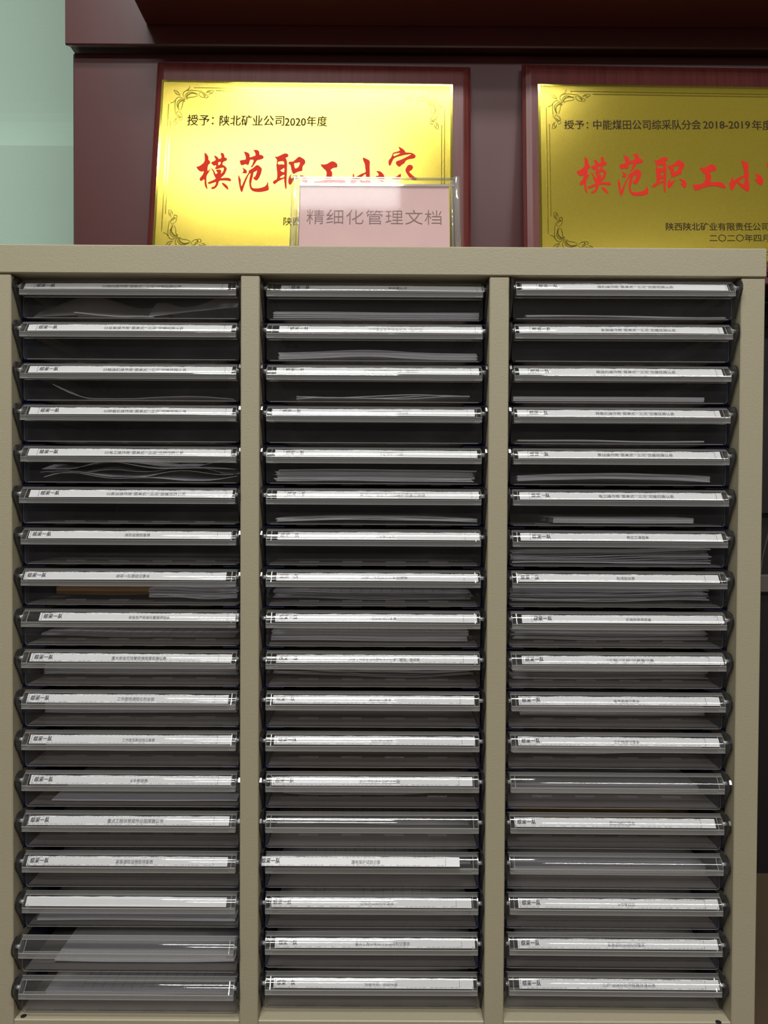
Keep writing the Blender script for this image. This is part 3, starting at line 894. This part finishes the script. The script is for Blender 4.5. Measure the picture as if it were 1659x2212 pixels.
def paper(c, r, px0, px1, thick, sb, look, lift=.0, wave=.0006, nsl=None, name='paper_stack', mat='paper', cat='papers', lines=False,
          fan=0.0015, prof=None, length=.262, seed=0, rot=0.0, slab=.0008, rise=0.0, loose=False):
    """a pile of thin slabs lying on the drawer floor; px0,px1 = ends of its front edge, sb = set back from the front wall"""
    rr = random.Random(c * 100 + r + seed * 7)
    zb = Z1 - PITCHZ * r
    wy = WY - ROWS[c][r][5] * .001
    y0 = wy + .0025 + sb
    py = 1078 - zb / .0005
    x0, x1 = at(px0, py, y0).x, at(px1, py, y0).x
    lim0, lim1 = COLX[c] - HW + .003, COLX[c] + HW - .003
    x0, x1 = max(x0, lim0), min(x1, lim1)
    W = x1 - x0
    z0 = zb + .0030 + lift
    length = min(length, TD - sb - .008)
    n = nsl or max(1, int(round(thick / .0011)))
    dz = thick / n
    th = slab if n > 1 else max(thick, .0004)
    b = MB()
    NX = 22
    YF = [0, .03, .07, .12, .2, 1] if rise else [0, .3, .65, 1]
    NY = len(YF) - 1
    loose = loose or rise > 0
    ph = rr.uniform(0, 6)
    top = []
    for k in range(n):
        ox = rr.uniform(-fan, fan) if k else 0
        oy = rr.uniform(0, fan * 1.5) if k else 0
        a1_, a2_ = rr.uniform(.3, 1), rr.uniform(0, 6)
        vs = []
        for j in range(NY + 1):
            for i in range(NX + 1):
                t = i / NX
                x = ox + W * t
                yy = oy + (length - oy) * YF[j]
                wv = wave * (math.sin(ph + t * 5.2) + .5 * a1_ * math.sin(a2_ + t * 11 + k)) + wave * 1.2
                if prof:
                    wv = prof(t, k) * (1 - .5 * YF[j]) + wave * .3 * math.sin(t * 17 + k)
                if rise:
                    wv += rise * math.sin(min(YF[j] / .2, 1) * math.pi / 2) * ((.55 + .45 * math.sin(t * 9 + k * 2.1 + ph)) if n > 1 else (.8 + .2 * math.sin(t * 7 + ph))) * (1 - .7 * max(0, YF[j] - .2))
                z = min(k * dz + max(wv, 0), .0335 - lift)
                vs.append((min(max(x, lim0 - x0), lim1 - x0), yy + x * math.tan(rot), z))
        m_ = len(vs)
        vs2 = [(v[0], v[1], v[2] + (dz * .93 if not loose and n > 1 else th)) for v in vs]
        fs = []
        for j in range(NY):
            for i in range(NX):
                q = j * (NX + 1) + i
                fs.append((q + m_, q + m_ + 1, q + m_ + NX + 2, q + m_ + NX + 1))
                fs.append((q, q + NX + 1, q + NX + 2, q + 1))
        for i in range(NX):
            fs.append((i, i + 1, i + 1 + m_, i + m_))
        for j in range(NY):
            q = j * (NX + 1)
            fs.append((q + NX + 1, q, q + m_, q + NX + 1 + m_))
            q = j * (NX + 1) + NX
            fs.append((q, q + NX + 1, q + NX + 1 + m_, q + m_))
        b.add(vs + vs2, fs, 0, False)
        top = vs2
    o = part(name, b, M[mat], None, (x0, y0, z0))
    thing(o, look, cat, 'papers lying in the drawers' if mat == 'paper' else None)
    if lines:
        b = MB()
        zt_ = max(v[2] for v in top) + .0004
        g = lambda t, y: (W * t, y, (max(v[2] for v in top if abs(v[0] - W * t) < W / 20) + .0003))
        nc = 14
        for i in range(nc):
            t = .18 + .74 * i / nc
            p, q = g(t, .004), g(t, .05)
            b.add([p, (p[0] + .0004, p[1], p[2]), (q[0] + .0004, q[1], q[2]), q], [(0, 1, 2, 3)])
        for yy in (.012, .03, .05):
            for i in range(nc):
                t = .18 + .74 * i / nc; t2 = .18 + .74 * (i + 1) / nc
                p, q = g(t, yy), g(t2, yy)
                b.add([p, q, (q[0], q[1] + .0005, q[2]), (p[0], p[1] + .0005, p[2])], [(0, 1, 2, 3)])
        part('printed_table', b, M['greyink'], o)
    return o


def where(c, r):
    return f'{ORD[r]} drawer of the {COLN[c]} column'


# left column
paper(0, 0, 48, 318, .0004, .014, f'large curled white sheet rising on the left in the {where(0,0)}', name='paper_sheet', cat='paper',
      prof=lambda t, k: .001 + .004 * max(0, math.sin(3.0 * t + .1)), nsl=1, rise=.036)
paper(0, 0, 320, 512, .0004, .008, f'curled white sheet on the right in the {where(0,0)}', name='paper_sheet', cat='paper',
      prof=lambda t, k: .001 + .012 * t ** .8, nsl=1, seed=1, rise=.030)
paper(0, 0, 160, 330, .0012, .0, f'small folded paper tip low in the {where(0,0)}', name='paper_sheet', cat='paper',
      prof=lambda t, k: .0005 + .004 * max(0, 1 - 2 * t), nsl=1, seed=2, lift=-.0008, slab=.003, length=.02)
paper(0, 2, 113, 505, .0004, .002, f'single curled sheet with one upturned corner in the {where(0,2)}', name='paper_sheet', cat='paper',
      prof=lambda t, k: .016 * max(0, 1 - t * 4) ** 2 + .003 * max(0, math.sin((t - .45) * 5.5)), nsl=1)
paper(0, 4, 95, 512, .020, .003, f'crumpled loose sheets filling the {where(0,4)}', nsl=5, wave=.0022, fan=.006, slab=.0005,
      rise=.008,
      prof=lambda t, k: .003 + .0030 * math.sin(t * 7 + k * 1.7) + .0025 * math.sin(t * 13 - k))
paper(0, 7, 122, 330, .008, .028, f'brown cardboard piece in the {where(0,7)}', mat='brownpaper', nsl=1, name='cardboard', cat='cardboard', lift=.004, length=.12)
paper(0, 7, 322, 512, .010, .012, f'fanned white papers beside brown cardboard in the {where(0,7)}', nsl=7, wave=.001, fan=.002, seed=2, lift=.002)
paper(0, 8, 88, 508, .003, .030, f'printed forms with a table in the {where(0,8)}', lines=True, nsl=2, wave=.0008)
paper(0, 9, 88, 512, .011, .036, f'thick pile of white papers in the {where(0,9)}', wave=.0004)
paper(0, 10, 88, 512, .012, .038, f'thick pile of loose white papers in the {where(0,10)}', wave=.0006)
paper(0, 11, 86, 508, .010, .040, f'pile of white papers in the {where(0,11)}', wave=.0006)
paper(0, 12, 112, 512, .0012, .006, f'thin white paper lying flat in the {where(0,12)}', wave=.0003)
paper(0, 13, 105, 510, .004, .034, f'thin pile of white papers in the {where(0,13)}', lines=True)
paper(0, 14, 110, 510, .003, .036, f'thin pile of curled papers in the {where(0,14)}', wave=.0014, lines=True)
paper(0, 15, 80, 508, .003, .004, f'thin white papers close to the front in the {where(0,15)}')
paper(0, 16, 118, 506, .002, .010, f'flat white papers in the {where(0,16)}')
paper(0, 17, 100, 506, .004, .022, f'flat white papers in the {where(0,17)}', lines=True)
# middle column
paper(1, 0, 590, 1034, .0075, .003, f'even pile of white papers in the {where(1,0)}', wave=.0003, fan=.001)
paper(1, 1, 602, 1030, .0075, .003, f'bowed pile of white papers in the {where(1,1)}', fan=.001, prof=lambda t, k: .0035 * math.sin(math.pi * min(1, t * 1.15)) ** 2)
paper(1, 2, 640, 1014, .003, .003, f'few wavy sheets in the {where(1,2)}', nsl=3, prof=lambda t, k: .001 + .003 * t + .0012 * math.sin(t * 8 + k * 1.4), slab=.0005)
paper(1, 4, 597, 1024, .013, .006, f'thickest pile of grey-white papers in the {where(1,4)}', wave=.0005, fan=.0030)
paper(1, 5, 597, 1031, .004, .006, f'thin fanned papers in the {where(1,5)}', wave=.0012)
paper(1, 7, 588, 1016, .008, .028, f'fanned papers under a printed form in the {where(1,7)}', lines=True, wave=.001, fan=.0035)
paper(1, 8, 585, 1010, .011, .014, f'pile of papers topped by a printed table in the {where(1,8)}', lines=True, wave=.0004)
paper(1, 9, 588, 1030, .008, .030, f'crumpled papers in the {where(1,9)}', nsl=5, wave=.002, fan=.006, slab=.0006, rise=.004)
paper(1, 12, 612, 1022, .004, .024, f'creased printed sheets in the {where(1,12)}', nsl=2, wave=.0022, fan=.004, lines=True, rise=.006)
paper(1, 12, 600, 1010, .002, .070, f'brown envelope at the back of the {where(1,12)}', mat='brownpaper', nsl=1, name='envelope', cat='envelope', lift=.0145, seed=3, length=.2)
paper(1, 13, 598, 1012, .004, .050, f'printed papers in the {where(1,13)}, seen under an empty label holder', lines=True)
paper(1, 14, 604, 1025, .006, .045, f'papers in the {where(1,14)} with the slipped card', lines=True)
paper(1, 15, 600, 1012, .005, .020, f'creased sheet with a drooping corner in the {where(1,15)}', nsl=2, wave=.002, lines=True, rise=.006)
paper(1, 16, 600, 1015, .004, .055, f'flat papers in the {where(1,16)}', lines=True)
paper(1, 17, 598, 1012, .003, .060, f'flat papers in the {where(1,17)}')
# right column
paper(2, 0, 1138, 1568, .002, .003, f'thin wavy papers in the {where(2,0)}', wave=.0008, nsl=2)
paper(2, 2, 1107, 1521, .005, .003, f'neat pile of white papers in the {where(2,2)}', wave=.0001, fan=.0004)
paper(2, 3, 1118, 1521, .0015, .003, f'thin sheets in the {where(2,3)}', wave=.0005, nsl=1)
paper(2, 4, 1118, 1534, .0065, .003, f'bowed pile of white papers in the {where(2,4)}', fan=.0005, prof=lambda t, k: .0015 + .003 * math.sin(math.pi * t))
paper(2, 5, 1195, 1498, .006, .006, f'narrow thick pad of white papers in the {where(2,5)}', wave=.0002, fan=.0004, length=.2)
paper(2, 6, 1106, 1535, .011, .010, f'fanned papers lifting at the right in the {where(2,6)}', nsl=8, fan=.003, slab=.0006, prof=lambda t, k: .0008 * k * t + .0008 * math.sin(t * 6 + k))
paper(2, 7, 1105, 1532, .011, .018, f'large fanned papers in the {where(2,7)}', nsl=7, fan=.005, slab=.0006, wave=.0012)
paper(2, 8, 1107, 1528, .009, .026, f'fanned papers ending in points in the {where(2,8)}', nsl=6, fan=.004, slab=.0006, wave=.0006)
paper(2, 9, 1107, 1546, .011, .026, f'pile of white papers in the {where(2,9)}', wave=.0006, fan=.004)
paper(2, 10, 1123, 1536, .010, .034, f'neat thick pile of white papers in the {where(2,10)}', wave=.0005, fan=.0008)
paper(2, 11, 1107, 1517, .007, .036, f'pile of white papers in the {where(2,11)}', wave=.001, fan=.001)
paper(2, 12, 1103, 1508, .007, .034, f'papers under the empty label holder in the {where(2,12)}', wave=.0008, fan=.001)
paper(2, 13, 1115, 1512, .006, .050, f'brown envelope in the {where(2,13)}', mat='brownpaper', nsl=1, name='envelope', cat='envelope')
paper(2, 14, 1108, 1543, .008, .026, f'papers under the empty label holder in the {where(2,14)}', wave=.0003, fan=.0008)
paper(2, 15, 1112, 1525, .003, .055, f'flat papers in the {where(2,15)}', lines=True)
paper(2, 16, 1112, 1525, .003, .055, f'flat papers in the {where(2,16)}', lines=True)

# ------------------------------------------------------------------ clear sign holder on the cabinet
SL = R(13.2)
yb = .030
pL, pR = at(629.5, 530, yb).x, at(991.5, 530, yb).x
sh = link('sign_holder', None, None, ((pL + pR) / 2, yb, ZT), (-SL, 0, 0))
hw = (pR - pL) / 2 - .001
dtop = ray(800, 381); t_ = (yb + .02 + DIST) / dtop.y
SH = (dtop.z * t_ - ZT) / math.cos(SL)
b = MB()
b.add([(-hw, 0, .002), (hw, 0, .002), (hw, 0, SH), (-hw, 0, SH)], [(0, 1, 2, 3)])
b.add([(-hw, .0030, .002), (hw, .0030, .002), (hw, .0030, SH), (-hw, .0030, SH)], [(0, 3, 2, 1)])
part('acrylic_panel', b, M['acrylic'], sh)
b = MB()
b.box(-hw, hw, -.0004, .0034, SH - .0012, SH)
b.box(-hw + .006, hw - .002, -.0009, -.0002, SH - .0115, SH - .0088)
part('top_edge', b, M['acrylic_edge'], sh)
for s in (-1, 1):
    b = MB()
    b.tube([(s * hw, .0015, .001), (s * hw, .0015, SH - .001), (s * hw, .0015, SH + .0008)], .0038, 12)
    b.tube([(s * (hw - .0055), .0005, .001), (s * (hw - .0055), .0005, SH - .003)], .0012, 8)
    part('rounded_edge', b, M['acrylic_edge'], sh)
b = MB(); b.bbox(-hw, hw, -.012, .040, .0002, .0028, .0006)
o = part('foot', b, M['acrylic'], sh, (0, 0, 0), (SL, 0, 0))
cxl = at(645, 470, yb + .01).x - sh.location.x
cxr = at(971, 470, yb + .01).x - sh.location.x
d_ = ray(800, 394); t_ = (yb + .018 + DIST) / d_.y
CH = (d_.z * t_ - ZT) / math.cos(SL)
b = MB(); b.box(cxl, cxr, .0011, .0015, .004, CH)
part('pink_card', b, M['pink'], sh)
vs, fs, w_, h_ = text_geo('精细化管理文档', 1.0, -.010, 1.06)
ta = at(662, 470, yb + .01).x - sh.location.x; tb = at(954, 470, yb + .01).x - sh.location.x
def zl(py):
    d_ = ray(800, py); t_ = (yb + .012 + DIST) / d_.y
    return (d_.z * t_ - ZT) / math.cos(SL)
z0_, z1_ = zl(485.5), zl(451)
b = MB(); b.add([(ta + (tb - ta) * v[0] / w_, .0008, z0_ + (z1_ - z0_) * v[1] / h_) for v in vs], fs)
part('sign_lettering', b, M['pinkink'], sh)
thing(sh, 'clear acrylic sign holder with a pink card standing on the filing cabinet', 'sign')
